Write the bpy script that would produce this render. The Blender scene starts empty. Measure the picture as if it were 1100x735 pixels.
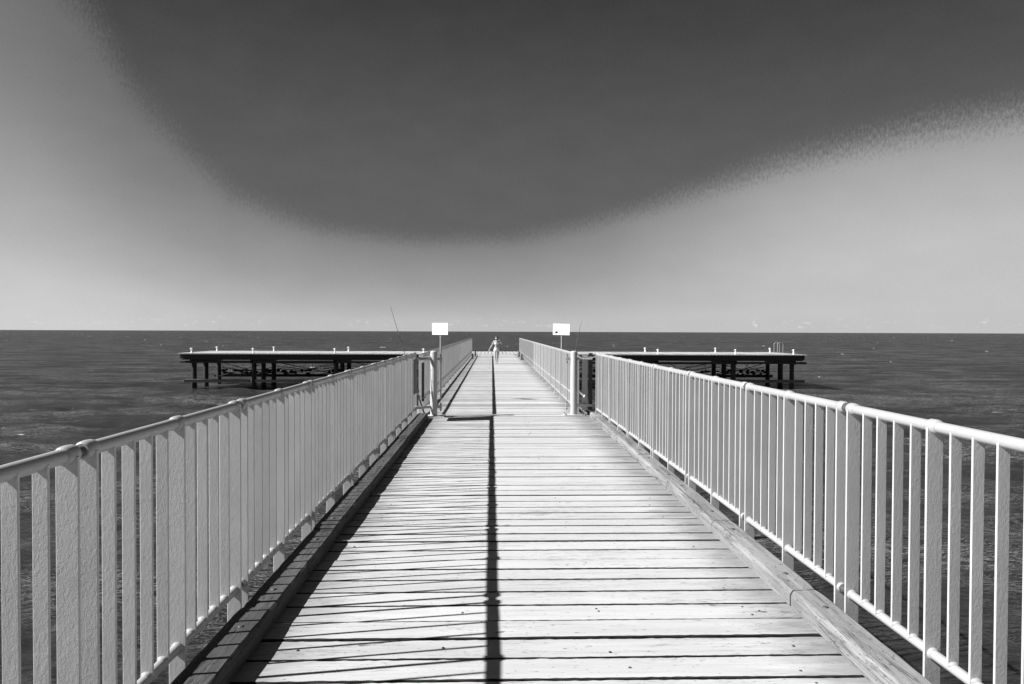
import bpy, bmesh, math, random
from mathutils import Vector, Matrix, Euler

random.seed(7)
R = math.radians
scene = bpy.context.scene
COL = scene.collection
EXPO = 1.2
GAIN = 2.0 ** EXPO

# ------------------------------------------------------------------ mesh helper
class MB:
    def __init__(s):
        s.v = []; s.f = []; s.sm = []; s.mi = {}
    def add(s, vs, fs, smooth=False):
        n = len(s.v)
        s.v += [tuple(p) for p in vs]
        s.f += [tuple(i + n for i in f) for f in fs]
        s.sm += [smooth] * len(fs)
    def box(s, x0, x1, y0, y1, z0, z1):
        s.add([(x0,y0,z0),(x1,y0,z0),(x1,y1,z0),(x0,y1,z0),(x0,y0,z1),(x1,y0,z1),(x1,y1,z1),(x0,y1,z1)],
              [(0,3,2,1),(4,5,6,7),(0,1,5,4),(1,2,6,5),(2,3,7,6),(3,0,4,7)])
    def obox(s, c, ax, ay, hx, hy, z0, z1, b=0.0):
        """box with horizontal axes ax, ay, half sizes, optional chamfered vertical edges"""
        c = Vector(c); ax = Vector(ax).normalized(); ay = Vector(ay).normalized()
        if b <= 0: pts = [(-hx,-hy),(hx,-hy),(hx,hy),(-hx,hy)]
        else: pts = [(-hx+b,-hy),(hx-b,-hy),(hx,-hy+b),(hx,hy-b),(hx-b,hy),(-hx+b,hy),(-hx,hy-b),(-hx,-hy+b)]
        n = len(pts)
        vs = []
        for z in (z0, z1):
            for p in pts:
                q = c + ax*p[0] + ay*p[1]; vs.append((q.x, q.y, z))
        fs = [tuple(range(n-1,-1,-1)), tuple(range(n, 2*n))]
        fs += [(i, (i+1)%n, n+(i+1)%n, n+i) for i in range(n)]
        s.add(vs, fs)
    def tube(s, pts, rad, seg=12, cap=True):
        pts = [Vector(p) for p in pts]
        if not isinstance(rad, (list, tuple)): rad = [rad]*len(pts)
        vs = []; fs = []
        up0 = None
        for i, p in enumerate(pts):
            if i == 0: d = pts[1]-pts[0]
            elif i == len(pts)-1: d = pts[-1]-pts[-2]
            else: d = (pts[i+1]-pts[i]).normalized() + (pts[i]-pts[i-1]).normalized()
            d.normalize()
            if up0 is None:
                up0 = Vector((0,0,1)) if abs(d.z) < .9 else Vector((1,0,0))
            u = d.cross(up0).normalized(); w = u.cross(d).normalized()
            up0 = w
            for k in range(seg):
                a = 2*math.pi*k/seg
                vs.append(p + (u*math.cos(a) + w*math.sin(a))*rad[i])
        for i in range(len(pts)-1):
            for k in range(seg):
                a = i*seg+k; b = i*seg+(k+1)%seg
                fs.append((a, b, b+seg, a+seg))
        s.add(vs, fs, True)
        if cap:
            n = len(pts)
            s.add(vs[:seg], [tuple(range(seg-1,-1,-1))])
            s.add(vs[-seg:], [tuple(range(seg))])
    def lathe(s, c, prof, seg=16):
        """prof: list of (r, z) from bottom to top, around the vertical through c"""
        s.tube([(c[0], c[1], c[2]+z) for r, z in prof], [max(r, 1e-4) for r, z in prof], seg)
    def ellipsoid(s, c, r, seg=12, rings=8):
        vs = []; fs = []
        for i in range(1, rings):
            t = math.pi*i/rings
            for k in range(seg):
                a = 2*math.pi*k/seg
                vs.append((c[0]+r[0]*math.sin(t)*math.cos(a), c[1]+r[1]*math.sin(t)*math.sin(a), c[2]-r[2]*math.cos(t)))
        b = len(vs); vs.append((c[0],c[1],c[2]-r[2])); vs.append((c[0],c[1],c[2]+r[2]))
        for i in range(rings-2):
            for k in range(seg):
                a = i*seg+k; q = i*seg+(k+1)%seg
                fs.append((a, q, q+seg, a+seg))
        for k in range(seg):
            fs.append((b, (k+1)%seg, k)); o = (rings-2)*seg
            fs.append((b+1, o+k, o+(k+1)%seg))
        s.add(vs, fs, True)
    def build(s, name, mat, parent=None, loc=None):
        me = bpy.data.meshes.new(name)
        me.from_pydata(s.v, [], s.f)
        me.polygons.foreach_set('use_smooth', s.sm)
        me.update()
        for m_ in (mat if isinstance(mat, (list, tuple)) else [mat]):
            me.materials.append(m_)
        for i, k in s.mi.items(): me.polygons[i].material_index = k
        o = bpy.data.objects.new(name, me); COL.objects.link(o)
        if parent: o.parent = parent
        if loc: o.location = loc
        return o

def tag(o, label, cat, group=None, kind=None):
    if label: o['label'] = label
    if cat: o['category'] = cat
    if group: o['group'] = group
    if kind: o['kind'] = kind
    return o
def thing(name, label, cat, loc=(0,0,0), group=None, rz=0.0):
    o = bpy.data.objects.new(name, None); COL.objects.link(o)
    o.location = loc; o.rotation_euler = (0,0,rz); o.empty_display_size = .2
    return tag(o, label, cat, group)
def copy_tree(o, parent=None):
    c = o.copy(); COL.objects.link(c); c.parent = parent
    for ch in list(o.children): copy_tree(ch, c)
    return c

# ------------------------------------------------------------------ materials
class NT:
    def __init__(s, tree):
        s.t = tree; s.n = tree.nodes; s.l = tree.links; s.n.clear()
    def new(s, typ, **kw):
        n = s.n.new(typ)
        for k, v in kw.items(): setattr(n, k, v)
        return n
    def link(s, a, b): s.l.new(a, b)
    def _in(s, sock, v):
        if hasattr(v, 'is_output'): s.l.new(v, sock)
        else: sock.default_value = v
    def math(s, op, a, b=None, c=None, clamp=False):
        n = s.n.new('ShaderNodeMath'); n.operation = op; n.use_clamp = clamp
        s._in(n.inputs[0], a)
        if b is not None: s._in(n.inputs[1], b)
        if c is not None: s._in(n.inputs[2], c)
        return n.outputs[0]
    def ramp(s, v, stops, interp='LINEAR'):
        n = s.n.new('ShaderNodeValToRGB'); r = n.color_ramp; r.interpolation = interp
        while len(r.elements) < len(stops): r.elements.new(.5)
        for e, (p, g) in zip(r.elements, stops):
            e.position = p; e.color = (g, g, g, 1)
        s._in(n.inputs[0], v)
        return n.outputs[0]
    def mrange(s, v, a, b, c, d, smooth=False):
        n = s.n.new('ShaderNodeMapRange')
        if smooth: n.interpolation_type = 'SMOOTHSTEP'
        s._in(n.inputs[0], v)
        for i, q in enumerate((a, b, c, d)): s._in(n.inputs[i+1], q)
        return n.outputs[0]
    def mapping(s, vec, scale=(1,1,1), rot=(0,0,0), loc=(0,0,0)):
        n = s.n.new('ShaderNodeMapping'); s.l.new(vec, n.inputs[0])
        n.inputs[1].default_value = loc; n.inputs[2].default_value = rot; n.inputs[3].default_value = scale
        return n.outputs[0]
    def noise(s, vec, scale, detail=4, rough=.55, dist=0.0):
        n = s.n.new('ShaderNodeTexNoise'); s.l.new(vec, n.inputs['Vector'])
        n.inputs['Scale'].default_value = scale; n.inputs['Detail'].default_value = detail
        n.inputs['Roughness'].default_value = rough; n.inputs['Distortion'].default_value = dist
        return n.outputs[0]
    def bump(s, h, strength, dist, normal=None):
        n = s.n.new('ShaderNodeBump'); s.l.new(h, n.inputs['Height'])
        n.inputs['Strength'].default_value = strength; n.inputs['Distance'].default_value = dist
        if normal is not None: s.l.new(normal, n.inputs['Normal'])
        return n.outputs[0]

def new_mat(name):
    m = bpy.data.materials.new(name); m.use_nodes = True
    t = NT(m.node_tree)
    out = t.new('ShaderNodeOutputMaterial'); b = t.new('ShaderNodeBsdfPrincipled')
    t.link(b.outputs[0], out.inputs[0])
    return m, t, b

def paint(name, val=.72, rough=.42, bumpk=.5, dirt=.12):
    m, t, b = new_mat(name)
    co = t.new('ShaderNodeTexCoord').outputs['Object']
    big = t.noise(co, 3.0, 5, .6)
    spots = t.noise(co, 34.0, 6, .65)
    v = t.mrange(big, .3, .75, val*(1+dirt*.3), val*(1-dirt))
    sp = t.mrange(spots, .66, .74, 1.0, .72)
    v = t.math('MULTIPLY', v, sp)
    chip = t.noise(t.mapping(co, (1,1,.7)), 13.0, 7, .72)
    v = t.math('MULTIPLY', v, t.mrange(chip, .69, .73, 1.0, .45))
    t.link(v, b.inputs['Base Color'])
    b.inputs['Roughness'].default_value = rough
    lump = t.noise(t.mapping(co, (1,1,.55)), 85.0, 4, .62, .6)
    fine = t.noise(co, 240.0, 2, .5)
    h = t.math('ADD', lump, t.math('MULTIPLY', fine, .25))
    t.link(t.bump(h, bumpk, .0016), b.inputs['Normal'])
    return m

def plain(name, val, rough=.6, metal=0.0, vary=.25, bumpk=.3, scale=18):
    m, t, b = new_mat(name)
    co = t.new('ShaderNodeTexCoord').outputs['Object']
    n = t.noise(co, scale, 6, .62)
    v = t.mrange(n, .3, .7, val*(1-vary), val*(1+vary))
    t.link(v, b.inputs['Base Color'])
    b.inputs['Roughness'].default_value = rough; b.inputs['Metallic'].default_value = metal
    t.link(t.bump(n, bumpk, .004), b.inputs['Normal'])
    return m

def wood(name, lo, hi, along='X', edge=None, wear=.5, split=.016, fleck=.66, tone=(.93,1.04)):
    """weathered timber; along = grain direction"""
    m, t, b = new_mat(name)
    g = t.new('ShaderNodeNewGeometry')
    pos = g.outputs['Position']; rnd = g.outputs['Random Per Island']
    # offset each board so that the grain never repeats from one to the next
    comb = t.new('ShaderNodeCombineXYZ')
    for i, k in enumerate((37.0, 91.0, 53.0)): t.link(t.math('MULTIPLY', rnd, k), comb.inputs[i])
    add = t.new('ShaderNodeVectorMath', operation='ADD')
    t.link(pos, add.inputs[0]); t.link(comb.outputs[0], add.inputs[1])
    p = add.outputs[0]
    s1, s2, s3 = ((1.3,22,22),(5,150,150),(.55,3,3)) if along == 'X' else ((22,1.3,22),(150,5,150),(3,.55,3))
    g1 = t.noise(t.mapping(p, s1), 1.0, 6, .65, .35)
    g2 = t.noise(t.mapping(p, s2), 1.0, 3, .6)
    patch = t.noise(t.mapping(p, s3), 1.6, 5, .6)
    knot = t.noise(t.mapping(p, (4,11,11) if along == 'X' else (11,4,11)), 1.0, 2, .5)
    v = t.math('ADD', t.math('MULTIPLY', g1, .42), t.math('ADD', t.math('MULTIPLY', g2, .26), t.math('MULTIPLY', patch, .32)))
    v = t.mrange(v, .37, .61, lo, hi)
    v = t.math('MULTIPLY', v, t.mrange(rnd, 0, 1, *tone))
    v = t.math('MULTIPLY', v, t.mrange(knot, .735, .775, 1.0, .34))
    v = t.math('MULTIPLY', v, t.mrange(g1, .30, .34, .5, 1.0))
    # long drying splits and short dark flecks
    sp = t.noise(t.mapping(p, (.9,16,16) if along == 'X' else (16,.9,16)), 1.0, 4, .7, .8)
    line = t.mrange(t.math('ABSOLUTE', t.math('SUBTRACT', sp, .5)), 0, split, 0, 1)
    gate = t.mrange(t.noise(t.mapping(p, (1.1,4,4) if along == 'X' else (4,1.1,4)), 1.0, 2, .5), .50, .60, 1.0, .0)
    v = t.math('MULTIPLY', v, t.math('MAXIMUM', t.mrange(line, 0, 1, .30, 1.0), gate))
    fl = t.noise(t.mapping(p, (26,75,75) if along == 'X' else (75,26,75)), 1.0, 3, .6)
    v = t.math('MULTIPLY', v, t.mrange(fl, fleck, fleck+.05, 1.0, .35))
    if edge:
        # grime trodden and washed up against the kerbs
        sx = t.new('ShaderNodeSeparateXYZ'); t.link(pos, sx.inputs[0])
        rag = t.math('MULTIPLY', t.math('SUBTRACT', t.noise(t.mapping(p, (2.2,9,9)), 1.0, 5, .65), .5), .75)
        xx = t.math('ADD', sx.outputs[0], rag)
        e1 = t.mrange(xx, edge[1]-.42, edge[1]+.05, 1.0, .52, True)
        e0 = t.mrange(xx, edge[0]-.05, edge[0]+.35, .6, 1.0, True)
        v = t.math('MULTIPLY', v, t.math('MULTIPLY', e0, e1))
    t.link(v, b.inputs['Base Color'])
    b.inputs['Roughness'].default_value = .85
    b.inputs['Specular IOR Level'].default_value = .2
    h = t.math('ADD', t.math('MULTIPLY', g1, 1.0), t.math('MULTIPLY', g2, .5))
    t.link(t.bump(h, wear, .005), b.inputs['Normal'])
    return m

M_PAINT = paint('white_rail_paint', .51, .45, .8)
M_TUBE = paint('white_tube_paint', .35, .36, .45, .08)
M_DARKTUBE = plain('bare_sleeve_metal', .09, .55, .3)
M_BOLLARD = paint('white_post_paint', .46, .45, .4, .12)
M_DECK = wood('weathered_deck_boards', .375, .50, 'X', edge=(-1.1, 1.72), split=.010, fleck=.655)
M_DECKFAR = wood('weathered_head_boards', .34, .50, 'Y')
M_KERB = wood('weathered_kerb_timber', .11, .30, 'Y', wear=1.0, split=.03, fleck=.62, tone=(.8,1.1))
M_KERBDARK = wood('dark_kerb_timber', .035, .10, 'Y', wear=1.0, split=.03, fleck=.62, tone=(.75,1.15))  # darker tone for the left kerb
M_GAPSHADE = plain('black_gap_shade', .018, .95, 0, .3, .2)  # gap shade painted onto the board sides so the gaps read black
M_TAR = plain('tarred_timber', .013, .75, 0, .5, .6, 6)
M_TARTOP = plain('sunlit_tarred_top', .20, .8, 0, .5, .6, 6)  # pale tone painted on the waler tops as if sunlit
M_DARKSTEEL = plain('dark_grey_steel', .06, .6, .2)
M_GALV = plain('galvanised_steel', .36, .5, .5)
M_SIGN = plain('white_sign_face', .82, .4, 0, .02, .05)
M_BLACK = plain('black_plastic', .025, .4)
M_ROD = plain('grey_rod_blank', .09, .35)
M_WHITE = plain('white_coated_metal', .8, .4, 0, .05, .1)

# ------------------------------------------------------------------ sky (world)
SUN_EL = 39.4
SUN_SLOPE = .150                      # travel: +X, slightly away from the camera
world = bpy.data.worlds.new('World'); scene.world = world; world.use_nodes = True
w = NT(world.node_tree)
wout = w.new('ShaderNodeOutputWorld'); bg = w.new('ShaderNodeBackground'); w.link(bg.outputs[0], wout.inputs[0])
sky = w.new('ShaderNodeTexSky', sky_type='NISHITA'); sky.sun_disc = False
sky.sun_elevation = R(SUN_EL)
to_sun_az = math.atan2(-1.0, -SUN_SLOPE)          # azimuth of the sun clockwise from +Y
sky.sun_rotation = to_sun_az
bw = w.new('ShaderNodeRGBToBW'); w.link(sky.outputs[0], bw.inputs[0])
d = w.new('ShaderNodeTexCoord').outputs['Generated']
sx = w.new('ShaderNodeSeparateXYZ'); w.link(d, sx.inputs[0])
az = w.math('MULTIPLY', w.math('ARCTAN2', sx.outputs[0], sx.outputs[1]), 57.29578)
el = w.math('MULTIPLY', w.math('ARCSINE', sx.outputs[2]), 57.29578)
elc = w.math('MAXIMUM', el, 0.0)
# elevation of the edge of the dark, polarised part of the sky, by compass direction
edge_pts = [(-180,7),(-110,10),(-90,26),(-60,38),(-45,36),(-38,31),(-34,27),(-30.5,22.5),(-27.5,17.3),(-24,13.6),(-21,10.9),(-17.5,9.4),(-14,8.5),
            (-6.6,7.7),(1.7,8.0),(8,9.2),(13.4,10.6),(24,13.3),(33,14.6),(38,14.7),(50,15),(75,14),(100,9),(180,7)]
eb = w.math('MULTIPLY', w.ramp(w.mrange(az, -180, 180, 0, 1), [((a+180)/360, e/60.0) for a, e in edge_pts]), 60.0)
cmb = w.new('ShaderNodeCombineXYZ'); w.link(az, cmb.inputs[0]); w.link(el, cmb.inputs[1])
st = w.noise(w.mapping(cmb.outputs[0], (6.0, 2.6, 1)), 1.0, 5, .8)
soft = w.noise(w.mapping(cmb.outputs[0], (.25, .5, 1)), 1.0, 3, .5)
wob = w.math('MULTIPLY', w.math('SUBTRACT', st, .5), w.math('MULTIPLY', w.mrange(az, -32, -12, .72, .42), 1.0))
u0 = w.math('DIVIDE', elc, eb)
u = w.math('ADD', u0, wob)
Cb = w.ramp(w.math('MULTIPLY', u0, .5), [(0,.775),(.06,.765),(.125,.715),(.25,.632),(.35,.585),(.43,.54),(.5,.485),(.7,.42),(1,.40)])
right = w.math('MULTIPLY', w.mrange(az, 4, 30, 0, .135, True), w.mrange(w.math('MULTIPLY', u0, 1.0), 0, .55, .1, 1.0, True))
left = w.math('MULTIPLY', w.mrange(az, -16, -34, 0, 1, True), w.math('SUBTRACT', w.mrange(u0, 0, .3, .06, 0, True), w.mrange(u0, .15, .75, 0, .10, True)))
Cb = w.math('ADD', Cb, w.math('ADD', right, left))
Dk = w.ramp(w.math('DIVIDE', elc, 90.0), [(0,.41),(8/90,.405),(13/90,.385),(17/90,.355),(21/90,.315),(26/90,.262),(35/90,.22),(1,.17)])
sel = w.math('ADD', w.math('MULTIPLY', w.mrange(u, .88, 1.12, 0, 1, True), .85), w.math('MULTIPLY', w.mrange(u0, .80, 1.22, 0, 1, True), .15))
V = w.math('ADD', w.math('MULTIPLY', Cb, w.math('SUBTRACT', 1.0, sel)), w.math('MULTIPLY', Dk, sel))
V = w.math('ADD', V, w.math('MULTIPLY', w.math('SUBTRACT', soft, .5), .035))
grain = w.noise(w.mapping(cmb.outputs[0], (4, 9, 1)), 1.0, 5, .8)
V = w.math('ADD', V, w.math('MULTIPLY', w.math('SUBTRACT', grain, .5), .07))
# a thin line of fair-weather cumulus far out over the sea
cn = w.noise(w.mapping(cmb.outputs[0], (1.5, 3.0, 1), loc=(3.1, 0, 0)), 1.0, 6, .68)
cg = w.noise(w.mapping(cmb.outputs[0], (.13, .2, 1), loc=(8.6, 0, 0)), 1.0, 2, .5)
cband = w.math('MULTIPLY', w.mrange(el, .25, .45, 0, 1, True), w.mrange(el, .7, 1.3, 1, 0, True))
cl = w.math('MULTIPLY', w.math('MULTIPLY', w.mrange(cn, .54, .68, 0, 1, True), w.mrange(cg, .42, .62, .15, 1, True)), cband)
V = w.math('ADD', V, w.math('MULTIPLY', cl, .12))
lin = w.math('POWER', V, 2.25)
SKY_STR = .1
own = w.math('MULTIPLY', lin, 1.0/(GAIN*SKY_STR))
nis = w.math('MULTIPLY', bw.outputs[0], .10)
tot = w.math('ADD', w.math('MULTIPLY', own, .93), w.math('MULTIPLY', nis, .07))
w.link(tot, bg.inputs[0]); bg.inputs[1].default_value = SKY_STR

# ------------------------------------------------------------------ sun
sun = bpy.data.lights.new('sun', 'SUN'); sun.energy = 4.2; sun.angle = R(.5); sun.color = (1, 1, 1)
so = bpy.data.objects.new('sun', sun); COL.objects.link(so)
hd = Vector((1, SUN_SLOPE, 0)).normalized()
travel = Vector((hd.x*math.cos(R(SUN_EL)), hd.y*math.cos(R(SUN_EL)), -math.sin(R(SUN_EL))))
so.rotation_euler = travel.to_track_quat('-Z', 'Y').to_euler(); so.location = (-20, -5, 20)

# ------------------------------------------------------------------ camera
F = 720.0; HC = 1.6
cam = bpy.data.cameras.new('camera'); co_ = bpy.data.objects.new('camera', cam); COL.objects.link(co_)
cam.sensor_width = 36; cam.lens = F/1100*36; cam.clip_start = .05; cam.clip_end = 80000
yaw = math.atan(21/F); pitch = math.atan(11.2/F)
rot = Matrix.Rotation(-yaw, 4, 'Z') @ Matrix.Rotation(R(90)-pitch, 4, 'X') @ Matrix.Rotation(R(.20), 4, 'Z')
co_.matrix_world = Matrix.Translation((0,0,HC)) @ rot
scene.camera = co_
scene.view_settings.view_transform = 'Standard'; scene.view_settings.look = 'None'
scene.view_settings.exposure = EXPO; scene.view_settings.gamma = 1; scene.view_settings.use_curve_mapping = False

SEA_Z = -2.55

# ------------------------------------------------------------------ sea
def make_sea():
    m, t, b = new_mat('sea_water')
    pos = t.new('ShaderNodeNewGeometry').outputs['Position']
    ln = t.new('ShaderNodeVectorMath', operation='LENGTH'); t.link(pos, ln.inputs[0])
    dist = ln.outputs[1]
    swell = t.noise(t.mapping(pos, (.10,.22,1), rot=(0,0,R(12))), 1.0, 4, .55)
    chop = t.noise(t.mapping(pos, (.9,2.6,1), rot=(0,0,R(10))), 1.0, 6, .62, .4)
    rip = t.noise(t.mapping(pos, (3.2,6.5,1), rot=(0,0,R(-10))), 1.0, 5, .6, .5)
    gust = t.noise(t.mapping(pos, (.012,.03,1)), 1.0, 5, .6)
    far = t.math('MULTIPLY', t.mrange(dist, 40, 250, .5, 1.1), t.mrange(dist, 5, 40, .15, 1.0))
    h = t.math('ADD', t.math('MULTIPLY', t.math('ADD', t.math('MULTIPLY', swell, .9), t.math('MULTIPLY', chop, .26)), far), t.math('MULTIPLY', rip, t.mrange(dist, 6, 45, .012, .07)))
    nrm = t.bump(h, 1.0, 1.0)
    t.link(nrm, b.inputs['Normal'])
    # foam: ragged little crests, a few streaks
    fo = t.noise(t.mapping(pos, (.5,1.7,1), rot=(0,0,R(9)), loc=(4.3,9.1,0)), 1.0, 9, .74, .5)
    fm = t.math('MULTIPLY', t.mrange(fo, .655, .70, 0, 1), t.mrange(gust, .42, .62, .0, 1))
    fm = t.math('MULTIPLY', fm, .8)
    # thin foam threads, their pale colour also standing in for sky glints
    wa = t.noise(t.mapping(pos, (.9,3.4,1), rot=(0,0,R(7))), 1.0, 5, .62, 1.2)
    wb = t.noise(t.mapping(pos, (2.4,7.5,1), rot=(0,0,R(-5))), 1.0, 4, .62, 1.0)
    pat = t.mrange(t.noise(t.mapping(pos, (.16,.34,1), loc=(2.2,5.1,0)), 1.0, 4, .6), .42, .66, .06, 1.0)
    ta = t.mrange(t.math('ABSOLUTE', t.math('SUBTRACT', wa, .5)), 0, .017, 1, 0)
    tb = t.mrange(t.math('ABSOLUTE', t.math('SUBTRACT', wb, .5)), 0, .020, 1, 0)
    th = t.math('MULTIPLY', t.math('MULTIPLY', t.math('MAXIMUM', ta, tb), pat), .6)
    fm = t.math('MAXIMUM', fm, th)
    base = t.mrange(gust, .3, .7, .016, .026)
    col = t.math('ADD', t.math('MULTIPLY', base, t.math('SUBTRACT', 1.0, fm)), t.math('MULTIPLY', fm, .42))
    t.link(col, b.inputs['Base Color'])
    t.link(t.math('ADD', t.mrange(dist, 0, 400, .08, .14), t.math('MULTIPLY', fm, .5)), b.inputs['Roughness'])
    b.inputs['Specular IOR Level'].default_value = 0.0
    # weak mirror coat: a choppy sea never reaches the full glancing reflection of a flat one
    gl = t.new('ShaderNodeBsdfGlossy'); gl.inputs['Roughness'].default_value = .10; t.link(nrm, gl.inputs['Normal'])
    fr = t.new('ShaderNodeFresnel'); fr.inputs['IOR'].default_value = 1.33; t.link(nrm, fr.inputs['Normal'])
    fac = t.math('MINIMUM', t.math('ADD', t.math('MULTIPLY', fr.outputs[0], .75), .005), .16)
    mx = t.new('ShaderNodeMixShader'); t.link(fac, mx.inputs[0]); t.link(b.outputs[0], mx.inputs[1]); t.link(gl.outputs[0], mx.inputs[2])
    outn = [n for n in t.n if n.bl_idname == 'ShaderNodeOutputMaterial'][0]; t.link(mx.outputs[0], outn.inputs[0])
    # one sheet: rings out to the horizon, with real waves where the eye can tell them apart
    import numpy as np
    rng = np.random.default_rng(3)
    ang = np.concatenate([np.radians(np.arange(-64, 64, .3)), np.radians(np.arange(64, 296, 4.0))])
    rad = [1.5]
    while rad[-1] < 420: rad.append(rad[-1]*1.0115 + .004)
    rad += [600, 900, 1500, 3000, 7000, 15000, 30000]
    rad = np.array(rad)
    A, Rr = np.meshgrid(ang, rad)
    X = Rr*np.sin(A); Y = Rr*np.cos(A); Z = np.zeros_like(X)
    fade = np.clip(1-(Rr-120)/280, 0, 1)
    cell = Rr*.0115
    for i in range(130):
        lam = .3*(5/.3)**rng.random()**1.15
        th = R(200) + rng.normal(0, .55)            # wind sea running in from the right and ahead
        kx, ky = np.sin(th)*2*np.pi/lam, np.cos(th)*2*np.pi/lam
        amp = .0080*lam**.30*(.5+rng.random())
        keep = np.clip((lam/cell-2.2)/3, 0, 1)      # leave out what the grid cannot carry
        ph = rng.random()*6.283
        q = kx*X+ky*Y+ph
        Z += amp*keep*(np.sin(q)+.25*np.sin(2*q+1.2))
    Z *= fade*np.clip(.25+.75*(Rr-6)/40, .25, 1)     # flattened close in to keep sun glitter down
    na, nr = len(ang), len(rad)
    co = np.stack([X, Y, Z], -1).reshape(-1, 3)
    co = np.vstack([co, [[0, 0, 0]]]).astype(np.float32)
    i0 = np.arange(nr-1)[:, None]*na; k0 = np.arange(na)[None, :]; k1 = (k0+1) % na
    q = np.stack([i0+k0, i0+k1, i0+na+k1, i0+na+k0], -1).reshape(-1, 4)[:, ::-1]
    tri = np.stack([np.full(na, nr*na), (np.arange(na)+1) % na, np.arange(na)], -1)
    me = bpy.data.meshes.new('sea')
    me.vertices.add(len(co)); me.vertices.foreach_set('co', co.ravel())
    me.loops.add(q.size+tri.size); me.loops.foreach_set('vertex_index', np.concatenate([q.ravel(), tri.ravel()]).astype(np.int32))
    me.polygons.add(len(q)+len(tri))
    me.polygons.foreach_set('loop_start', np.concatenate([np.arange(len(q))*4, q.size+np.arange(len(tri))*3]).astype(np.int32))
    me.polygons.foreach_set('use_smooth', np.ones(len(q)+len(tri), dtype=bool))
    me.update(calc_edges=True); me.validate()
    me.materials.append(m)
    o = bpy.data.objects.new('sea', me); COL.objects.link(o); o.location = (0, 0, SEA_Z); o['kind'] = 'structure'
make_sea()

def at_sea(px, py):
    """point of the sea surface seen at photo pixel (px, py)"""
    dv = rot.to_3x3() @ Vector(((px-550)/F, -(py-367.5)/F, -1.0))
    k = (SEA_Z-HC)/dv.z
    return Vector((dv.x*k, dv.y*k, SEA_Z))

def make_foam():
    mb = MB()
    spots = [(78,358.6,1.6),(88,359,1.6),(96,361.5,2.4),(118,359,1.6),(137,361.7,2),(156,365.5,2),(173,371,2.2),(180,358.6,2),(194,362.8,2),
             (98.6,399.3,2),(6,366,2),(412,373.6,9),(338,395.5,9),(345,396.5,7),(545,372.6,3),(541,363.4,2),(938,374.6,3),(942,368.6,2),
             (960,363.2,3),(1022,366.4,2),(880,406,2),(956,389.3,2.4),(268,361,2),(278,363,3),(286,364.2,2),(255,360.2,2),(262,358.9,2),(733,362,2),(658,371,2.4),(660,372.5,2),(304,397.5,2),
             (222,367,2),(240,372,1.8),(690,364,2),(820,372,2),(905,381,2),(1060,378,2),(560,361,1.8),(420,364,1.8),(445,366,2)]
    for (px, py, wpx) in spots:
        p = at_sea(px, py); dist = p.length
        for q in range(random.randint(2, 4)):
            hw = wpx*dist/F*.38*random.uniform(.3, .8)
            hd_ = hw*random.uniform(.5, 1.1)+dist*.0009
            c = p + Vector((random.uniform(-1,1)*wpx*dist/F*.4, random.uniform(-.6,.6)*hd_, 0))
            n = 11
            ring = []
            for k in range(n):
                a = 2*math.pi*k/n; j = random.uniform(.55, 1.1)
                ring.append((c.x+hw*math.cos(a)*j, c.y+hd_*math.sin(a)*j, SEA_Z+.05))
            vs = ring + [(c.x, c.y, SEA_Z+.10+min(.16, dist*.0009)*random.uniform(.5,1))]
            mb.add(vs, [(k, (k+1)%n, n) for k in range(n)], True)
    o = mb.build('sea_foam', plain('white_foam', .26, .9, 0, .1, .4, 3))
    o['kind'] = 'stuff'; o['label'] = 'small white crests of foam scattered over the dark sea'
make_foam()

# ------------------------------------------------------------------ pier walkway
kerb_left_in = lambda y: -1.182
kerb_right_in = lambda y: 1.730 + .011*(y-3)
RAIL_L = lambda y: -1.415 - .002*(y-2)
RAIL_R = lambda y: 1.975 - .003*(y-2)
FAR_L = lambda y: -1.35 - .0008*(y-14.5)
FAR_R = lambda y: 1.655 + .0052*(y-14.5)

def plank(mb, x0, x1, y0, y1, z1, th, n, jit, axis='X', zj=.003, cr=.004):
    """a board with worn, slightly wandering edges; long axis X or Y"""
    prof_n = 8
    vs = []; fs = []
    a = random.uniform(0, 9); bq = random.uniform(0, 9); tilt = random.uniform(-zj, zj)*.7; dz = random.uniform(-zj, zj)
    L = (x1-x0) if axis == 'X' else (y1-y0)
    for i in range(n+1):
        s_ = i/n
        d0 = jit*(math.sin(a+s_*7.3)*.6+math.sin(a*2+s_*17)*.3) + random.uniform(-jit, jit)*.55
        d1 = jit*(math.sin(bq+s_*6.1)*.6+math.sin(bq*2+s_*19)*.3) + random.uniform(-jit, jit)*.55
        c = cr*random.uniform(.5, 1.5)
        lo, hi = ((y0+d0, y1+d1) if axis == 'X' else (x0+d0, x1+d1))
        cs = [(lo, z1-th), (lo, z1-c*1.3), (lo+c, z1+dz-tilt-.0006), (lo+c*3.2, z1+dz-tilt), (hi-c*3.2, z1+dz+tilt), (hi-c, z1+dz+tilt-.0006), (hi, z1-c*1.3), (hi, z1-th)]
        l = (x0+(x1-x0)*s_) if axis == 'X' else (y0+(y1-y0)*s_)
        for q in cs: vs.append((l, q[0], q[1]) if axis == 'X' else (q[0], l, q[1]))
    for i in range(n):
        for k in range(prof_n):
            p = i*prof_n+k; q = i*prof_n+(k+1)%prof_n
            f = (p, p+prof_n, q+prof_n, q)
            fs.append(f if axis == 'X' else f[::-1])
    base = len(mb.f)
    for i in range(n):
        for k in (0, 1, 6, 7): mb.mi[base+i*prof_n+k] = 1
    e = list(range(prof_n)); e2 = [n*prof_n+k for k in range(prof_n)]
    fs.append(tuple(e) if axis == 'X' else tuple(e[::-1])); fs.append(tuple(e2[::-1]) if axis == 'X' else tuple(e2))
    mb.add(vs, fs)

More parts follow.
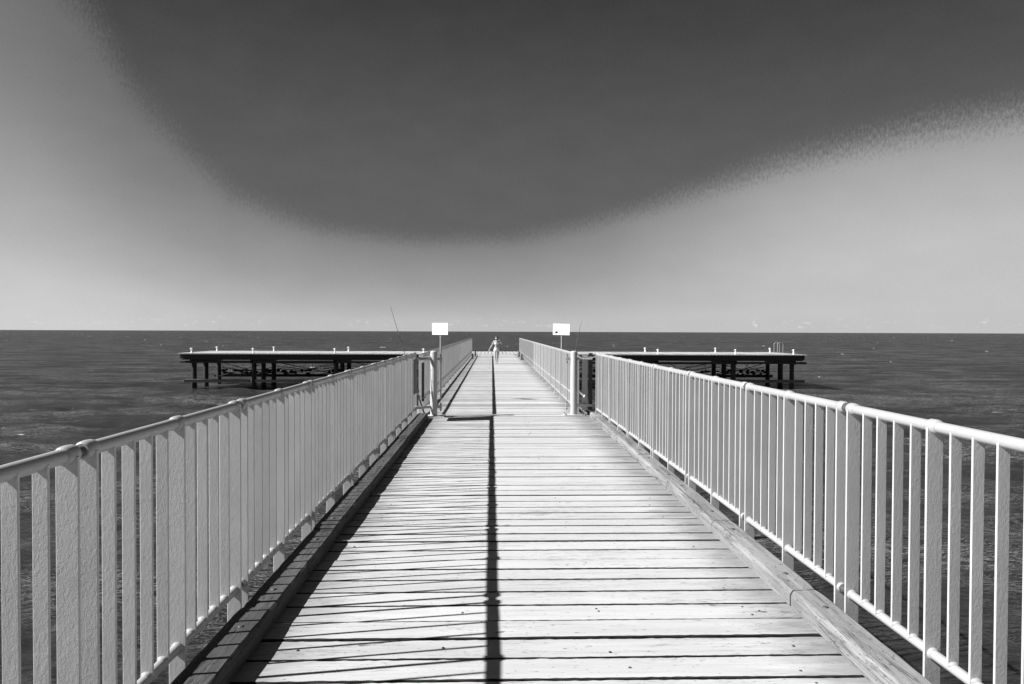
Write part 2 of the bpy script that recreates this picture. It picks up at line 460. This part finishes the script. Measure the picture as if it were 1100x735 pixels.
pier = thing('pier', 'long timber pier walkway of bleached cross planks running straight out to sea', 'pier')
mb = MB()
y = -1.2
HEAD_Y0, HEAD_Y1 = 47.9, 53.7
bolts = MB()
while y < HEAD_Y0-.05:
    wd = .190*random.choice((1,1,1,1,.96,1.04,.9)) + random.uniform(-.006, .006)
    gap = random.choice((.011,.013,.014,.016,.017,.021)) if y < 15 else random.choice((.008,.011,.015))
    y1 = min(y+wd, HEAD_Y0-.02)
    if y < 12.7: x0, x1 = -1.37, kerb_right_in(y)+.18
    else: x0, x1 = FAR_L(y)-.22, FAR_R(y)+.22
    n = 110 if y < 6 else (50 if y < 13 else 12)
    plank(mb, x0+random.uniform(-.012,.012), x1+random.uniform(-.012,.012), y, y1, 0, .07, n, .0024)
    if y < 14:
        for bx in (-.98, -.2, .62, 1.5):
            for by in (.22, .5, .78):
                if random.random() > .2: continue
                cx = bx+random.uniform(-.05,.05); cy = y+wd*(by+random.uniform(-.06,.06))
                bolts.lathe((cx, cy, -.002), [(.0075, 0), (.0075, .0035), (.005, .005)], 8)
    y = y1 + gap
mb.build('deck_planks', [M_DECK, M_GAPSHADE], pier)
bolts.build('deck_nails', M_DARKSTEEL, pier)['kind'] = 'stuff'
# bearers under the deck
for bx in (-1.15, .25, 1.62):
    b = MB(); b.box(bx-.09, bx+.09, -1.2, HEAD_Y0-.02, -.42, -.074); b.build('bearer', M_TAR, pier)

# kerb timbers, each a part of the walkway
def kerb(fin, side, y0, y1):
    b = MB()
    n = 16; W = .172 if side > 0 else .185; H = .095
    prof = [(0,0),(0,.064),(.005,.080),(.014,.0915),(.026,H),(W-.02,H),(W-.006,H-.008),(W,H-.025),(W,0)]
    if side < 0: prof = [(0,0),(0,.066),(.006,.085),(.016,H),(W-.02,H),(W-.006,H-.008),(W,H-.025),(W,0)]
    vs = []; fs = []; P = len(prof)
    off = random.uniform(-.006, .006); dz = random.uniform(-.004, .006)
    for i in range(n+1):
        y = y0+(y1-y0)*i/n
        e = .004 if i in (0, n) else 0
        for k, (px_, pz) in enumerate(prof):
            j = random.uniform(-.0025, .0025) if 0 < k < P-1 else 0
            j2 = random.uniform(-.0018, .0018) if 0 < k < P-1 else 0
            ex = e if k < P/2 else -e
            vs.append((fin(y)+off+side*(px_+j+ex), y, .004+pz+j2+(dz-e if k not in (0, P-1) else 0)))
    for i in range(n):
        for k in range(P):
            p = i*P+k; q = i*P+(k+1)%P
            fs.append((p, q, q+P, p+P) if side < 0 else (p, p+P, q+P, q))
    fs.append(tuple(range(P))); fs.append(tuple(n*P+k for k in range(P-1,-1,-1)))
    if side > 0: pass
    b.add(vs, fs)
    o = b.build('kerb_timber', M_KERB if side > 0 else M_KERBDARK, pier)
    for by in (y0+.25, y1-.25):
        bb = MB()
        bb.lathe((fin(by)+side*.085, by, .004+.095+dz-.002), [(.016,0),(.016,.005),(.010,.008)], 10)
        bb.build('kerb_bolt', M_DARKSTEEL, o)
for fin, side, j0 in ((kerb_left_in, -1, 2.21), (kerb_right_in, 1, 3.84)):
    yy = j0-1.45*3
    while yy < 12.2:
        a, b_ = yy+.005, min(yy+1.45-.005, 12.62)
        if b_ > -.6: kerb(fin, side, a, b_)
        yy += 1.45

# ------------------------------------------------------------------ railings
Z_TOP, Z_BOT = 1.183, .167
def ribbed_tube(mb, fx, y0, y1, z, r, seg=16, n=6):
    mb.tube([(fx(y0+(y1-y0)*i/n), y0+(y1-y0)*i/n, z) for i in range(n+1)], r, seg)

def flat_bar(fx, y, wx, ty, z0, z1, name, mat, parent):
    b = MB()
    b.obox((fx(y)+random.uniform(-.002,.002), y, 0), (1, random.uniform(-.02,.02), 0), (0,1,0), wx/2, ty/2, z0, z1, min(.0025, ty*.3))
    return b.build(name, mat, parent)

def near_railing(name_label, fx, joints, inward):
    t = thing('railing', name_label, 'railing', group='railings along the pier')
    hr = MB(); br = MB(); sl = MB()
    posts = []; bars = []
    for j in joints:
        p = [j+.055, j+.725, j+1.395]
        ribbed_tube(hr, fx, j+.03, j+1.42, Z_TOP, .0255, 20)
        ribbed_tube(br, fx, j+.035, j+1.415, Z_BOT, .0225, 16)
        posts += p
        bars += [p[0]+.134*k for k in range(1,5)] + [p[1]+.134*k for k in range(1,5)]
    ribbed_tube(sl, fx, joints[0]+.05, joints[-1]+1.40, Z_TOP, .0185, 14, 40)
    ribbed_tube(sl, fx, joints[0]+.05, joints[-1]+1.40, Z_BOT, .0160, 12, 40)
    for yb in bars:   # fillet welds where a bar meets the bottom rail
        br.ellipsoid((fx(yb), yb-.008, Z_BOT+.016), (.024, .017, .014), 10, 6)
    H = hr.build('handrail', M_TUBE, t); B = br.build('bottom_rail', M_TUBE, t)
    sl.build('joint_sleeve', M_DARKTUBE, t)
    for yp in posts:
        c = MB()
        prof = [(-.034,.0258),(-.032,.029),(-.022,.0328),(0,.0338),(.022,.0328),(.032,.029),(.034,.0258)]
        c.tube([(fx(yp), yp+a, Z_TOP) for a, r in prof], [r for a, r in prof], 20)
        c.build('collar', M_TUBE, H)
        c = MB()
        prof = [(-.022,.0232),(-.018,.027),(0,.0285),(.018,.027),(.022,.0232)]
        c.tube([(fx(yp), yp+a, Z_BOT) for a, r in prof], [r for a, r in prof], 16)
        c.build('collar', M_TUBE, B)
        flat_bar(fx, yp, .076, .012, -.36, Z_TOP-.005, 'post', M_PAINT, t)
        b = MB(); x = fx(yp)
        b.box(min(x, x-inward*.40), max(x, x-inward*.40), yp+.0075, yp+.0155, -.34, -.24)
        b.build('bracket', M_GALV, t)
    for yb in bars:
        flat_bar(fx, yb, .051, .0105, Z_BOT+.008, Z_TOP-.005, 'baluster', M_PAINT, t)
    return t
near_railing('white near railing left of the walkway, its handrail dark on the shaded side', RAIL_L, [.875+1.45*k for k in range(8)], -1)
near_railing('white near railing right of the walkway, its handrail and bar edges bright in the sun', RAIL_R, [.75+1.45*k for k in range(8)], 1)

def far_railing(label, fx, y0, y1):
    Z_TOP = 1.155
    t = thing('railing', label, 'railing', group='railings along the pier')
    hr = MB(); mr = MB(); br = MB()
    ribbed_tube(hr, fx, y0, y1, Z_TOP, .027, 14, 30)
    ribbed_tube(mr, fx, y0, y1, .34, .024, 10, 30)
    br.tube([(fx(y0), y0, .105), (fx(y1), y1, .105)], .026, 8)
    hr.build('handrail', M_TUBE, t); mr.build('middle_rail', M_TUBE, t); br.build('bottom_rail', M_TUBE, t)
    n = int((y1-y0)/.134); cnt = 0; rest = MB()
    for k in range(n+1):
        yy = y0+.134*k
        if k % 11 == 0 or k == n:
            flat_bar(fx, yy, .085, .014, -.05, Z_TOP-.004, 'post', M_PAINT, t)
            if k % 11 == 0 and yy < 30:
                b = MB(); b.box(fx(yy)-.07, fx(yy)+.07, yy-.06, yy+.06, .003, .018); b.build('base_plate', M_PAINT, t)
        elif cnt < 100:
            flat_bar(fx, yy, .051, .0105, .105, Z_TOP-.004, 'baluster', M_PAINT, t); cnt += 1
        else:
            rest.obox((fx(yy), yy, 0), (1,0,0), (0,1,0), .0255, .005, .105, Z_TOP-.004)
    o = rest.build('baluster', M_PAINT, t); o['kind'] = 'stuff'
    return t
far_railing('white far railing left of the walkway, beyond the left gate post', FAR_L, 12.74, 44.3)
far_railing('white far railing right of the walkway, beyond the right gate post', FAR_R, 13.0, 44.3)

# ------------------------------------------------------------------ gate posts, panels, chains
def gate_post(label, x, y, s):
    t = thing('gate_post', label, 'post', (x, y, 0), 'round gate posts on the walkway')
    b = MB(); b.lathe((0,0,.016), [(.066,0),(.066,1.19),(.061,1.205),(.045,1.214),(.02,1.218)], 28)
    b.build('shaft', M_BOLLARD, t)
    b = MB(); b.box(-.20,.20,-.16,.16,.004,.018); b.build('base_plate', M_BOLLARD, t)
    for sx_ in (-.16, .16):
        for sy in (-.12, .12):
            b = MB(); b.lathe((sx_, sy, .0175), [(.016,0),(.016,.012),(.007,.013),(.007,.028)], 6); b.build('bolt', M_DARKSTEEL, t)
    for z in (.16, 1.06):
        b = MB(); b.box(min(s*.05, s*.15), max(s*.05, s*.15), -.02, .02, z, z+.045); b.box(min(s*.115,s*.15), max(s*.115,s*.15), -.022,.022, z-.03, z+.075)
        h = b.build('hinge_lug', M_BOLLARD, t)
        b = MB(); b.tube([(s*.133,0,z-.06),(s*.133,0,z+.10)], .012, 10); b.build('hinge_pin', M_DARKSTEEL, h)
    return t
gate_post('round white gate post left of the walkway, its right side in shade', -1.10, 12.62, 1)
gate_post('round white gate post right of the walkway, bright in the sun', 1.565, 12.82, -1)

def gate_panel(label, p0, p1, plates):
    """short screen from the end of the near railing to the gate post"""
    t = thing('gate_screen', label, 'screen', (p0[0], p0[1], 0), 'gate screens beside the posts')
    d = Vector((p1[0]-p0[0], p1[1]-p0[1], 0)); L = d.length; d.normalize(); nrm = Vector((-d.y, d.x, 0))
    for z0, z1, nm in ((1.06, 1.12, 'top_bar'), (.16, .21, 'bottom_bar')):
        b = MB(); b.obox(d*(L/2), d, nrm, L/2, .018, z0, z1); b.build(nm, M_PAINT, t)
    for a, wd, z0, z1, m in plates:
        b = MB(); b.obox(d*a - nrm*.024, d, nrm, wd/2, .005, z0, z1, .002); b.build('plate', m, t)
    return t
gate_panel('short white screen between the left near railing and its gate post', (-1.45, 12.36), (-1.15, 12.60), [(.19,.055,.30,1.02,M_DARKSTEEL)])
gate_panel('short white screen between the right near railing and its gate post', (1.925, 12.86), (1.62, 12.84), [(.03,.075,.10,1.19,M_DARKSTEEL),(.14,.11,.08,1.16,M_PAINT)])

def chain(label, p0, p1, sag):
    b = MB(); p0 = Vector(p0); p1 = Vector(p1)
    n = 13
    pts = []
    for i in range(n+1):
        s_ = i/n; p = p0.lerp(p1, s_); p.z -= sag*4*s_*(1-s_); pts.append(p)
    for i in range(n):
        a, c = pts[i], pts[i+1]; d = (c-a); l = d.length; d.normalize()
        side = d.cross(Vector((0,0,1))).normalized(); up = side.cross(d)
        wv = side if i % 2 else up
        ring = []
        for k in range(9):
            an = 2*math.pi*k/8
            ring.append(a+d*(l*.5) + d*(l*.68*math.cos(an)) + wv*(l*.36*math.sin(an)))
        b.tube(ring, .0042, 6, False)
    o = b.build('chain', M_GALV)
    return tag(o, label, 'chain', 'chains at the gate posts')
chain('sagging steel chain near the top of the left gate post', (-1.155, 12.58, 1.13), (-1.42, 12.34, 1.14), .05)
chain('sagging steel chain near the top of the right gate post', (1.61, 12.77, 1.14), (1.93, 12.50, 1.14), .05)
chain('steel chain hanging low beside the left gate post', (-1.15, 12.57, .46), (-1.42, 12.33, .52), .12)
t = thing('side_board', 'dark board fixed upright to the end of the left near railing', 'board', (RAIL_L(12.1)+.052, 12.12, .79))
b = MB(); b.box(-.008,.008,-.25,.25,-.31,.31); b.build('panel', M_DARKSTEEL, t)
for z in (-.22, .22):
    b = MB(); b.box(-.040,-.0085,-.16,.16,z-.015,z+.015); b.build('cleat', M_GALV, t)
# white drop handle on the right screen
t = thing('drop_bolt', 'white slanting latch bar beside the right gate post', 'latch', (1.66, 12.79, 0))
b = MB(); b.tube([(0,0,.46),(.05,-.005,.41),(.10,-.005,.37)], .017, 10); b.build('bar', M_WHITE, t)
b = MB(); b.ellipsoid((.105,-.005,.365), (.025,.025,.03)); b.build('knob', M_WHITE, t)

# ------------------------------------------------------------------ signs
def sign(label, x, y, blob, tilt):
    t = thing('notice_sign', label, 'sign', (x, y, 0), 'white notice boards on poles at the railings')
    b = MB(); b.tube([(0,0,.02),(0,0,1.76)], .022, 12); b.build('pole', M_GALV, t)
    b = MB(); yawr = R(-32)
    bo = MB()
    bo.box(-.225,.225,-.033,-.0235,-.135,.135)
    o = bo.build('board', M_SIGN, t, (0,0,1.655)); o.rotation_euler = (0, tilt, yawr)
    bv = o.modifiers.new('bevel', 'BEVEL'); bv.width = .003; bv.segments = 2
    for z in (-.08, .08):
        c = MB(); c.box(-.035,.035,-.023,.024,z-.012,z+.012); c.build('clamp', M_GALV, o)
    if blob:
        c = MB()
        pts = [(-.175,-.072),(-.150,-.098),(-.115,-.100),(-.092,-.082),(-.085,-.062),(-.110,-.045),(-.140,-.047),(-.165,-.055)]
        n = len(pts)
        c.add([(p[0], -.0335, p[1]) for p in pts]+[(p[0], -.0355, p[1]) for p in pts],
              [tuple(range(n, 2*n))]+[(i, (i+1)%n, n+(i+1)%n, n+i) for i in range(n)])
        c.build('sticker', M_BLACK, o)
    return t
sign('blank white notice board on a pole above the left far railing', -1.20, 15.6, False, R(0))
sign('white notice board with a small black patch, on a pole above the right far railing', 1.69, 16.3, True, R(1.2))

# ------------------------------------------------------------------ fishing rods
def rod(label, pts, reel_z):
    base = Vector(pts[0])
    t = thing('fishing_rod', label, 'fishing rod', base, 'fishing rods leaning at the gate')
    P = [Vector(p)-base for p in pts]
    # smooth polyline
    Q = []
    n = 24
    for i in range(n+1):
        s_ = i/n
        if len(P) == 2: Q.append(P[0].lerp(P[1], s_))
        else: Q.append(P[0]*(1-s_)**2 + P[1]*2*s_*(1-s_) + P[2]*s_**2)
    b = MB(); b.tube(Q, [.0085*(1-i/n)+.0028 for i in range(n+1)], 8); bl = b.build('blank', M_ROD, t)
    b = MB(); k = 6; b.tube(Q[:k], .014, 10); b.build('grip', M_BLACK, t)
    d = (Q[k+1]-Q[k]).normalized(); c = Q[k]
    b = MB(); b.tube([c+Vector((0,-.012,0)), c+Vector((0,-.06,.0))], .006, 6); b.tube([c+Vector((-.03,-.075,0)), c+Vector((.03,-.075,0))], [.03,.03], 14); b.tube([c+Vector((.03,-.075,0)), c+Vector((.06,-.075,0)), c+Vector((.06,-.075,-.05))], .005, 6)
    b.build('reel', M_DARKSTEEL, t)
    for i in (9, 12, 15, 18, 21, 23):
        b = MB(); d = (Q[i]-Q[i-1]).normalized(); u_ = d.cross(Vector((0,1,0))).normalized(); v_ = Vector((0,-1,0))
        rr = .022-.0007*i
        ring = [Q[i] + v_*(rr+.006) + (u_*math.cos(2*math.pi*q/10)+v_*math.sin(2*math.pi*q/10))*rr for q in range(11)]
        b.tube(ring, .0025, 5, False); b.build('line_guide', M_GALV, bl)
rod('thin fishing rod leaning outward over the left railing by the gate post', [(-1.24,12.50,.0),(-1.60,12.50,1.05),(-1.90,12.55,2.06)], .4)
rod('fishing rod leaning behind the right gate post with its tip bent right', [(1.60,13.30,.01),(1.575,13.35,1.1),(1.79,13.35,1.83)], .4)

# ------------------------------------------------------------------ short deck posts by the end of the far railings
def stub(label, x, y):
    t = thing('deck_stub', label, 'stub post', (x, y, 0), 'dark stub posts at the railing ends')
    b = MB(); b.lathe((0,0,.002), [(.05,0),(.05,.31),(.042,.325)], 12); b.build('shaft', M_DARKSTEEL, t)
    b = MB(); b.box(-.09,.09,-.09,.09,.003,.014); b.build('base_plate', M_DARKSTEEL, t)
stub('short dark stub post at the left railing end, nearer of its two', -1.16, 39.2)
stub('short dark stub post at the left railing end, farther of its two', -1.10, 43.2)
stub('short dark stub post at the right railing end, nearer of its two', 1.66, 38.0)
stub('short dark stub post at the right railing end, farther of its two', 1.69, 42.6)

# ------------------------------------------------------------------ pier head (the T)
head = thing('jetty', 'wide dark timber jetty head on tarred piles, crossing the end of the walkway', 'pier', (.3, HEAD_Y0, 0))
def hb(name, mat, f, parent=head):
    b = MB(); f(b); o = b.build(name, mat, parent)
    o.matrix_parent_inverse = Matrix.Translation((0,-HEAD_Y0,0))
    return o
XH = 22.5
def _deck(b):
    x = -XH
    while x < XH-.05:
        wd = .245+random.uniform(-.012,.012)
        plank(b, x, min(x+wd, XH), HEAD_Y0+random.uniform(-.02,.01), HEAD_Y1+random.uniform(-.02,.03), 0, .07, 6, .004, 'Y', .005, .006)
        x += wd+random.choice((.016,.022,.03))
hb('deck_planks', [M_DECKFAR, M_GAPSHADE], _deck)
for y0, y1 in ((48.02, 48.20), (HEAD_Y1-.28, HEAD_Y1-.10)):
    hb('fascia_beam', M_TAR, lambda b: b.box(-XH+.28, XH-.25, y0, y1, -.47, -.074))
for xx in (-XH+.02, XH-.22):
    hb('end_beam', M_TAR, lambda b: b.box(xx, xx+.2, 48.25, HEAD_Y1-.3, -.40, -.074))
PX = [-21.65, -17.4, -11.55, -5.3, 5.3, 11.6, 17.35, 21.7]
YR = [48.62, 50.6, 52.95]
for px_ in PX:
    hb('headstock', M_TAR, lambda b: b.box(px_-.16, px_+.16, 48.30, 53.3, -.74, -.474))
    for yr in YR:
        def _p(b):
            r = random.uniform(.155,.19); dx = random.uniform(-.04,.04)
            b.lathe((px_, yr, 0), [(r*1.06,-4.2),(r*1.04,-2.9),(r*1.1,-2.5),(r,-2.1),(r*.97,-1.2),(r,-.742)], 16)
        hb('pile', M_TAR, _p)
    # barnacled collars and short knees under the headstock
    def _k(b):
        b.add([(px_-.06,48.34,-.742),(px_+.06,48.34,-.742),(px_+.06,48.34,-.80),(px_-.06,48.34,-.80),(px_-.06,48.62,-1.05),(px_+.06,48.62,-1.05),(px_-.06,48.9,-.742),(px_+.06,48.9,-.742)],
              [(0,1,2,3),(3,2,5,4),(4,5,7,6),(0,3,4,6),(1,7,5,2),(0,6,7,1)])
    hb('knee', M_TAR, _k)
def _segs(y0, y1, z0, z1, ends):
    for a, c in ends:
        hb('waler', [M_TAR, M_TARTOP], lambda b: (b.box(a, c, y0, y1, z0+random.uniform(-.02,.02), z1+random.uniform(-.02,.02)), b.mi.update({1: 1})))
_segs(48.10, 48.27, -.71, -.56, [(-22.4,-17.5),(-17.3,-11.6),(-11.4,-5.2),(-5.1,5.2),(5.3,11.5),(11.6,17.2),(17.35,22.55)])
_segs(48.22, 48.42, -2.08, -1.86, [(-22.2,-17.6),(-17.2,-11.5),(-11.4,-5.2),(-5.1,5.2),(5.3,11.5),(11.6,17.2),(17.3,22.5)])
_segs(53.12, 53.30, -2.02, -1.82, [(-22.1,-11.6),(-11.4,0),(.1,11.5),(11.6,22.2)])
# old cables, ties and hanging net between the bents
def _cab(b):
    for i in range(len(PX)-1):
        a, c = PX[i]+.15, PX[i+1]-.15
        if c-a > 7: continue
        for q in range(7):
            x0 = random.uniform(a, c); x1 = x0+random.uniform(-1.6, 1.6); x1 = min(max(x1, a), c)
            yy = random.uniform(50.6, 53.2)
            z0 = -.72; z1 = random.uniform(-1.85, -1.1)
            b.tube([(x0,yy,z0), ((x0+x1)/2+random.uniform(-.2,.2),yy,(z0+z1)/2-.1), (x1,yy,z1)], .014, 5)
        for q in range(3):
            zz = random.uniform(-1.75,-1.15); yy = 53.1+q*.05
            pts = [(a+(c-a)*k/12, yy, zz-.28*math.sin(math.pi*k/12)*random.uniform(.6,1.2)) for k in range(13)]
            b.tube(pts, .028, 5)
        for q in range(26):
            xx = random.uniform(a, c); zz = random.uniform(-1.9,-1.45)
            b.ellipsoid((xx, 53.1, zz), (random.uniform(.08,.22), .08, random.uniform(.05,.15)), 7, 5)
cab = hb('hanging_cables', M_TAR, _cab); cab['kind'] = 'stuff'
for i in range(len(PX)-1):
    if PX[i+1]-PX[i] > 7: continue
    for s_ in (0, 1):
        def _b(b):
            x0, x1 = (PX[i]+.1, PX[i+1]-.1) if s_ == 0 else (PX[i+1]-.1, PX[i]+.1)
            b.tube([(x0,52.7+.06*s_,-.8),(x1,52.7+.06*s_,-1.95)], .03, 6)
        hb('diagonal_brace', M_TAR, _b)

# white mooring posts on the head
def mooring(first=[None]):
    t = thing('mooring_post', '', 'mooring post', (0,0,0), 'white mooring posts on the pier head')
    b = MB(); b.lathe((0,0,.002), [(.085,0),(.085,.02),(.055,.03),(.052,.30),(.06,.31),(.06,.35),(.04,.365)], 14); b.build('shaft', M_WHITE, t)
    b = MB(); b.tube([(-.05,0,.30),(-.13,0,.285)], [.03,.024], 10); b.build('horn', M_WHITE, t)
    return t
proto = mooring()
ml = [(-21.75,48.45,'white mooring post on the near edge of the left wing, outermost'),
      (-17.4,48.45,'white mooring post on the near edge of the left wing, second from its outer end'),
      (-11.6,48.45,'white mooring post on the near edge of the left wing, third from its outer end'),
      (-5.25,48.45,'white mooring post on the near edge just left of the left railing'),
      (11.75,48.45,'white mooring post on the near edge of the right wing, third from its outer end'),
      (17.45,48.45,'white mooring post on the near edge of the right wing, second from its outer end'),
      (21.75,48.45,'white mooring post on the near edge of the right wing, outermost'),
      (-21.8,53.0,'white mooring post on the seaward edge of the left wing, outermost'),
      (-17.4,53.0,'white mooring post on the seaward edge of the left wing, second from its outer end'),
      (-11.6,53.0,'white mooring post on the seaward edge of the left wing, third from its outer end'),
      (-3.15,53.0,'white mooring post on the seaward edge, seen just above the left far railing'),
      (3.75,53.0,'white mooring post on the seaward edge, seen just above the right far railing'),
      (11.85,53.0,'white mooring post on the seaward edge of the right wing, third from its outer end'),
      (17.5,53.0,'white mooring post on the seaward edge of the right wing, second from its outer end'),
      (21.9,53.0,'white mooring post on the seaward edge of the right wing, beside the ladder hoops')]
for i, (x, y, lab) in enumerate(ml):
    o = proto if i == 0 else copy_tree(proto)
    o.location = (x+.3, y, 0); o['label'] = lab; o.rotation_euler.z = random.uniform(-.3,.3)

# ladder with two tall hoops at the end of the right wing
lad = thing('ladder', 'boarding ladder with two tall pale hoop handles at the outer end of the right wing', 'ladder', (22.38, 52.32, 0))
for dy in (-.32, .32):
    b = MB()
    r_ = .22
    arc = [(0,dy,.0),(0,dy,.66)]+[(r_*(1-math.cos(math.pi*k/10)),dy,.66+.16*math.sin(math.pi*k/10)) for k in range(1,10)]+[(2*r_,dy,.66),(2*r_,dy,-2.9)]
    b.tube(arc, .022, 10); b.build('hoop', M_GALV, lad)
for k in range(9):
    b = MB(); b.tube([(.44,-.32,-.2-.3*k),(.44,.32,-.2-.3*k)], .018, 8); b.build('rung', M_GALV, lad)

# ------------------------------------------------------------------ person
def make_person():
    skin_m = plain('sunlit_skin', .37, .55, 0, .06, .1)
    cloth_m = plain('pale_swimwear', .7, .8, 0, .05, .3, 40)
    hair_m = plain('dark_hair', .05, .6, 0, .4, .8, 60)
    H = 1.37; k = H/1.60
    t = thing('person', 'person in pale swimwear on the far walkway, one arm out, other hand at chest', 'person', (.20, 33.2, 0))
    # joints in metres for a 1.60 m figure facing -Y (towards the camera); +x is viewer's right
    J = {}; E = []
    def j(n, x, y, z, r, par=None):
        J[n] = (len(J), Vector((x,y,z))*k, r*k)
        if par: E.append((J[par][0], J[n][0]))
    j('pelvis', 0, 0, .86, .108)
    j('waist', -.01, .0, 1.02, .086, 'pelvis')
    j('chest', -.015, .01, 1.17, .106, 'waist')
    j('upper', -.01, .015, 1.28, .095, 'chest')
    j('neck', .0, .0, 1.36, .047, 'upper'); j('skull0', .005, -.01, 1.43, .066, 'neck'); j('skull1', .005, -.012, 1.50, .082, 'skull0'); j('crown', .005, .0, 1.55, .06, 'skull1')
    # viewer's left arm: hanging out and down
    j('shL', -.15, .01, 1.29, .052, 'upper'); j('elL', -.27, .02, 1.05, .038, 'shL'); j('wrL', -.39, -.03, .85, .026, 'elL'); j('paL', -.42, -.045, .79, .028, 'wrL')
    for q, (dx, dy, l) in enumerate(((-.03,-.03,.065),(-.03,-.008,.075),(-.027,.014,.07),(-.02,.034,.055))):
        j('fL%d'%q, -.42+dx*.8, -.045+dy*.9, .765, .010, 'paL'); j('fL%db'%q, -.42+dx*1.3, -.045+dy, .765-l*.6, .009, 'fL%d'%q); j('fL%dc'%q, -.42+dx*1.3, -.06+dy, .765-l, .008, 'fL%db'%q)
    j('tL0', -.395, -.075, .79, .011, 'paL'); j('tL1', -.395, -.10, .755, .009, 'tL0')
    # viewer's right arm: elbow out, forearm folded up to the chest
    j('shR', .14, .0, 1.28, .052, 'upper'); j('elR', .31, -.02, 1.13, .036, 'shR'); j('wrR', .225, -.15, 1.31, .027, 'elR'); j('paR', .175, -.165, 1.36, .028, 'wrR')
    for q, (dx, dz) in enumerate(((-.02,.04),(-.035,.025),(-.042,.005),(-.04,-.014))):
        j('fR%d'%q, .175+dx*.8, -.175, 1.365+dz*.7, .010, 'paR'); j('fR%db'%q, .175+dx*1.5, -.185, 1.36+dz*1.0, .009, 'fR%d'%q); j('fR%dc'%q, .175+dx*2.1, -.17, 1.35+dz*1.0, .008, 'fR%db'%q)
    j('tR0', .18, -.185, 1.40, .011, 'paR'); j('tR1', .155, -.195, 1.43, .009, 'tR0')
    # legs: mid-stride, one ahead of the other
    j('hipL', -.078, -.005, .80, .080, 'pelvis'); j('knL', -.06, -.10, .46, .050, 'hipL'); j('caL', -.045, -.06, .32, .052, 'knL'); j('anL', -.03, -.06, .085, .034, 'caL'); j('heL', -.03, -.05, .045, .034, 'anL'); j('toL', -.035, -.20, .028, .027, 'heL')
    j('hipR', .080, .005, .80, .080, 'pelvis'); j('knR', .09, .03, .46, .050, 'hipR'); j('caR', .07, .10, .32, .052, 'knR'); j('anR', .06, .16, .10, .034, 'caR'); j('heR', .06, .175, .06, .034, 'anR'); j('toR', .06, .04, .028, .027, 'heR')
    me = bpy.data.meshes.new('body'); names = list(J)
    me.from_pydata([J[n][1] for n in names], E, [])
    o = bpy.data.objects.new('body', me); COL.objects.link(o)
    sk = o.modifiers.new('skin', 'SKIN'); sk.use_smooth_shade = True
    if not me.skin_vertices: 
        bm = bmesh.new(); bm.from_mesh(me); bm.verts.layers.skin.verify(); bm.to_mesh(me); bm.free()
    for i, n in enumerate(names):
        sv = me.skin_vertices[0].data[i]; r = J[n][2]
        sv.radius = (r, r); sv.use_root = (n == 'pelvis')
        if n in ('chest', 'upper', 'waist', 'pelvis'): sv.radius = (r*1.12, r*.82)
    sb = o.modifiers.new('sub', 'SUBSURF'); sb.levels = 2; sb.render_levels = 2
    dg = bpy.context.evaluated_depsgraph_get()
    nm = bpy.data.meshes.new_from_object(o.evaluated_get(dg))
    bpy.data.objects.remove(o)
    nm.name = 'body'
    for p in nm.polygons: p.use_smooth = True
    nm.materials.clear(); nm.materials.append(skin_m)
    b = bpy.data.objects.new('body', nm); COL.objects.link(b); b.parent = t
    c = Vector((.005, -.012, 1.49))*k
    # face
    f = MB(); f.add([Vector((.005,-.098,1.50))*k, Vector((-.012,-.094,1.455))*k, Vector((.022,-.094,1.455))*k, Vector((.005,-.122,1.458))*k], [(0,1,3),(0,3,2),(1,2,3)], True); f.build('nose', skin_m, t)
    for s in (-1, 1):
        f = MB(); f.ellipsoid(Vector((.005+s*.031,-.085,1.50))*k, (.012*k,.008*k,.007*k)); f.build('eye', hair_m, t)
        f = MB(); f.ellipsoid(Vector((.005+s*.083,-.0,1.485))*k, (.012*k,.02*k,.032*k)); f.build('ear', skin_m, t)
    f = MB(); f.ellipsoid(Vector((.005,-.083,1.425))*k, (.024*k,.008*k,.006*k)); f.build('mouth', plain('lips', .2), t)
    # hair: cap and a length falling over the viewer's right shoulder
    f = MB(); f.ellipsoid(Vector((.008,.018,1.518))*k, (.094*k,.092*k,.083*k), 14, 9); f.ellipsoid(Vector((.06,.06,1.40))*k, (.06*k,.05*k,.13*k)); f.ellipsoid(Vector((.085,-.02,1.30))*k, (.042*k,.05*k,.10*k)); f.build('hair', hair_m, t)
    # swimwear: shells that follow the body
    def shell(name, zs, mat):
        f = MB(); n = 20; vs = []; fs = []
        for (z, cx, cy, rx, ry) in zs:
            for q in range(n):
                a = 2*math.pi*q/n; vs.append(Vector((cx+rx*math.cos(a), cy+ry*math.sin(a), z))*k)
        for i in range(len(zs)-1):
            for q in range(n):
                p = i*n+q; r_ = i*n+(q+1)%n; fs.append((p, r_, r_+n, p+n))
        f.add(vs, fs, True); f.build(name, mat, t)
    shell('swim_top', [(1.12,-.015,.01,.118,.100),(1.17,-.015,.005,.130,.108),(1.22,-.012,.008,.130,.104),(1.25,-.012,.01,.116,.094)], cloth_m)
    shell('shorts', [(.73,0,0,.165,.10),(.79,0,0,.168,.112),(.86,0,0,.146,.112),(.93,-.005,0,.116,.096),(.95,-.006,0,.110,.092)], cloth_m)
make_person()
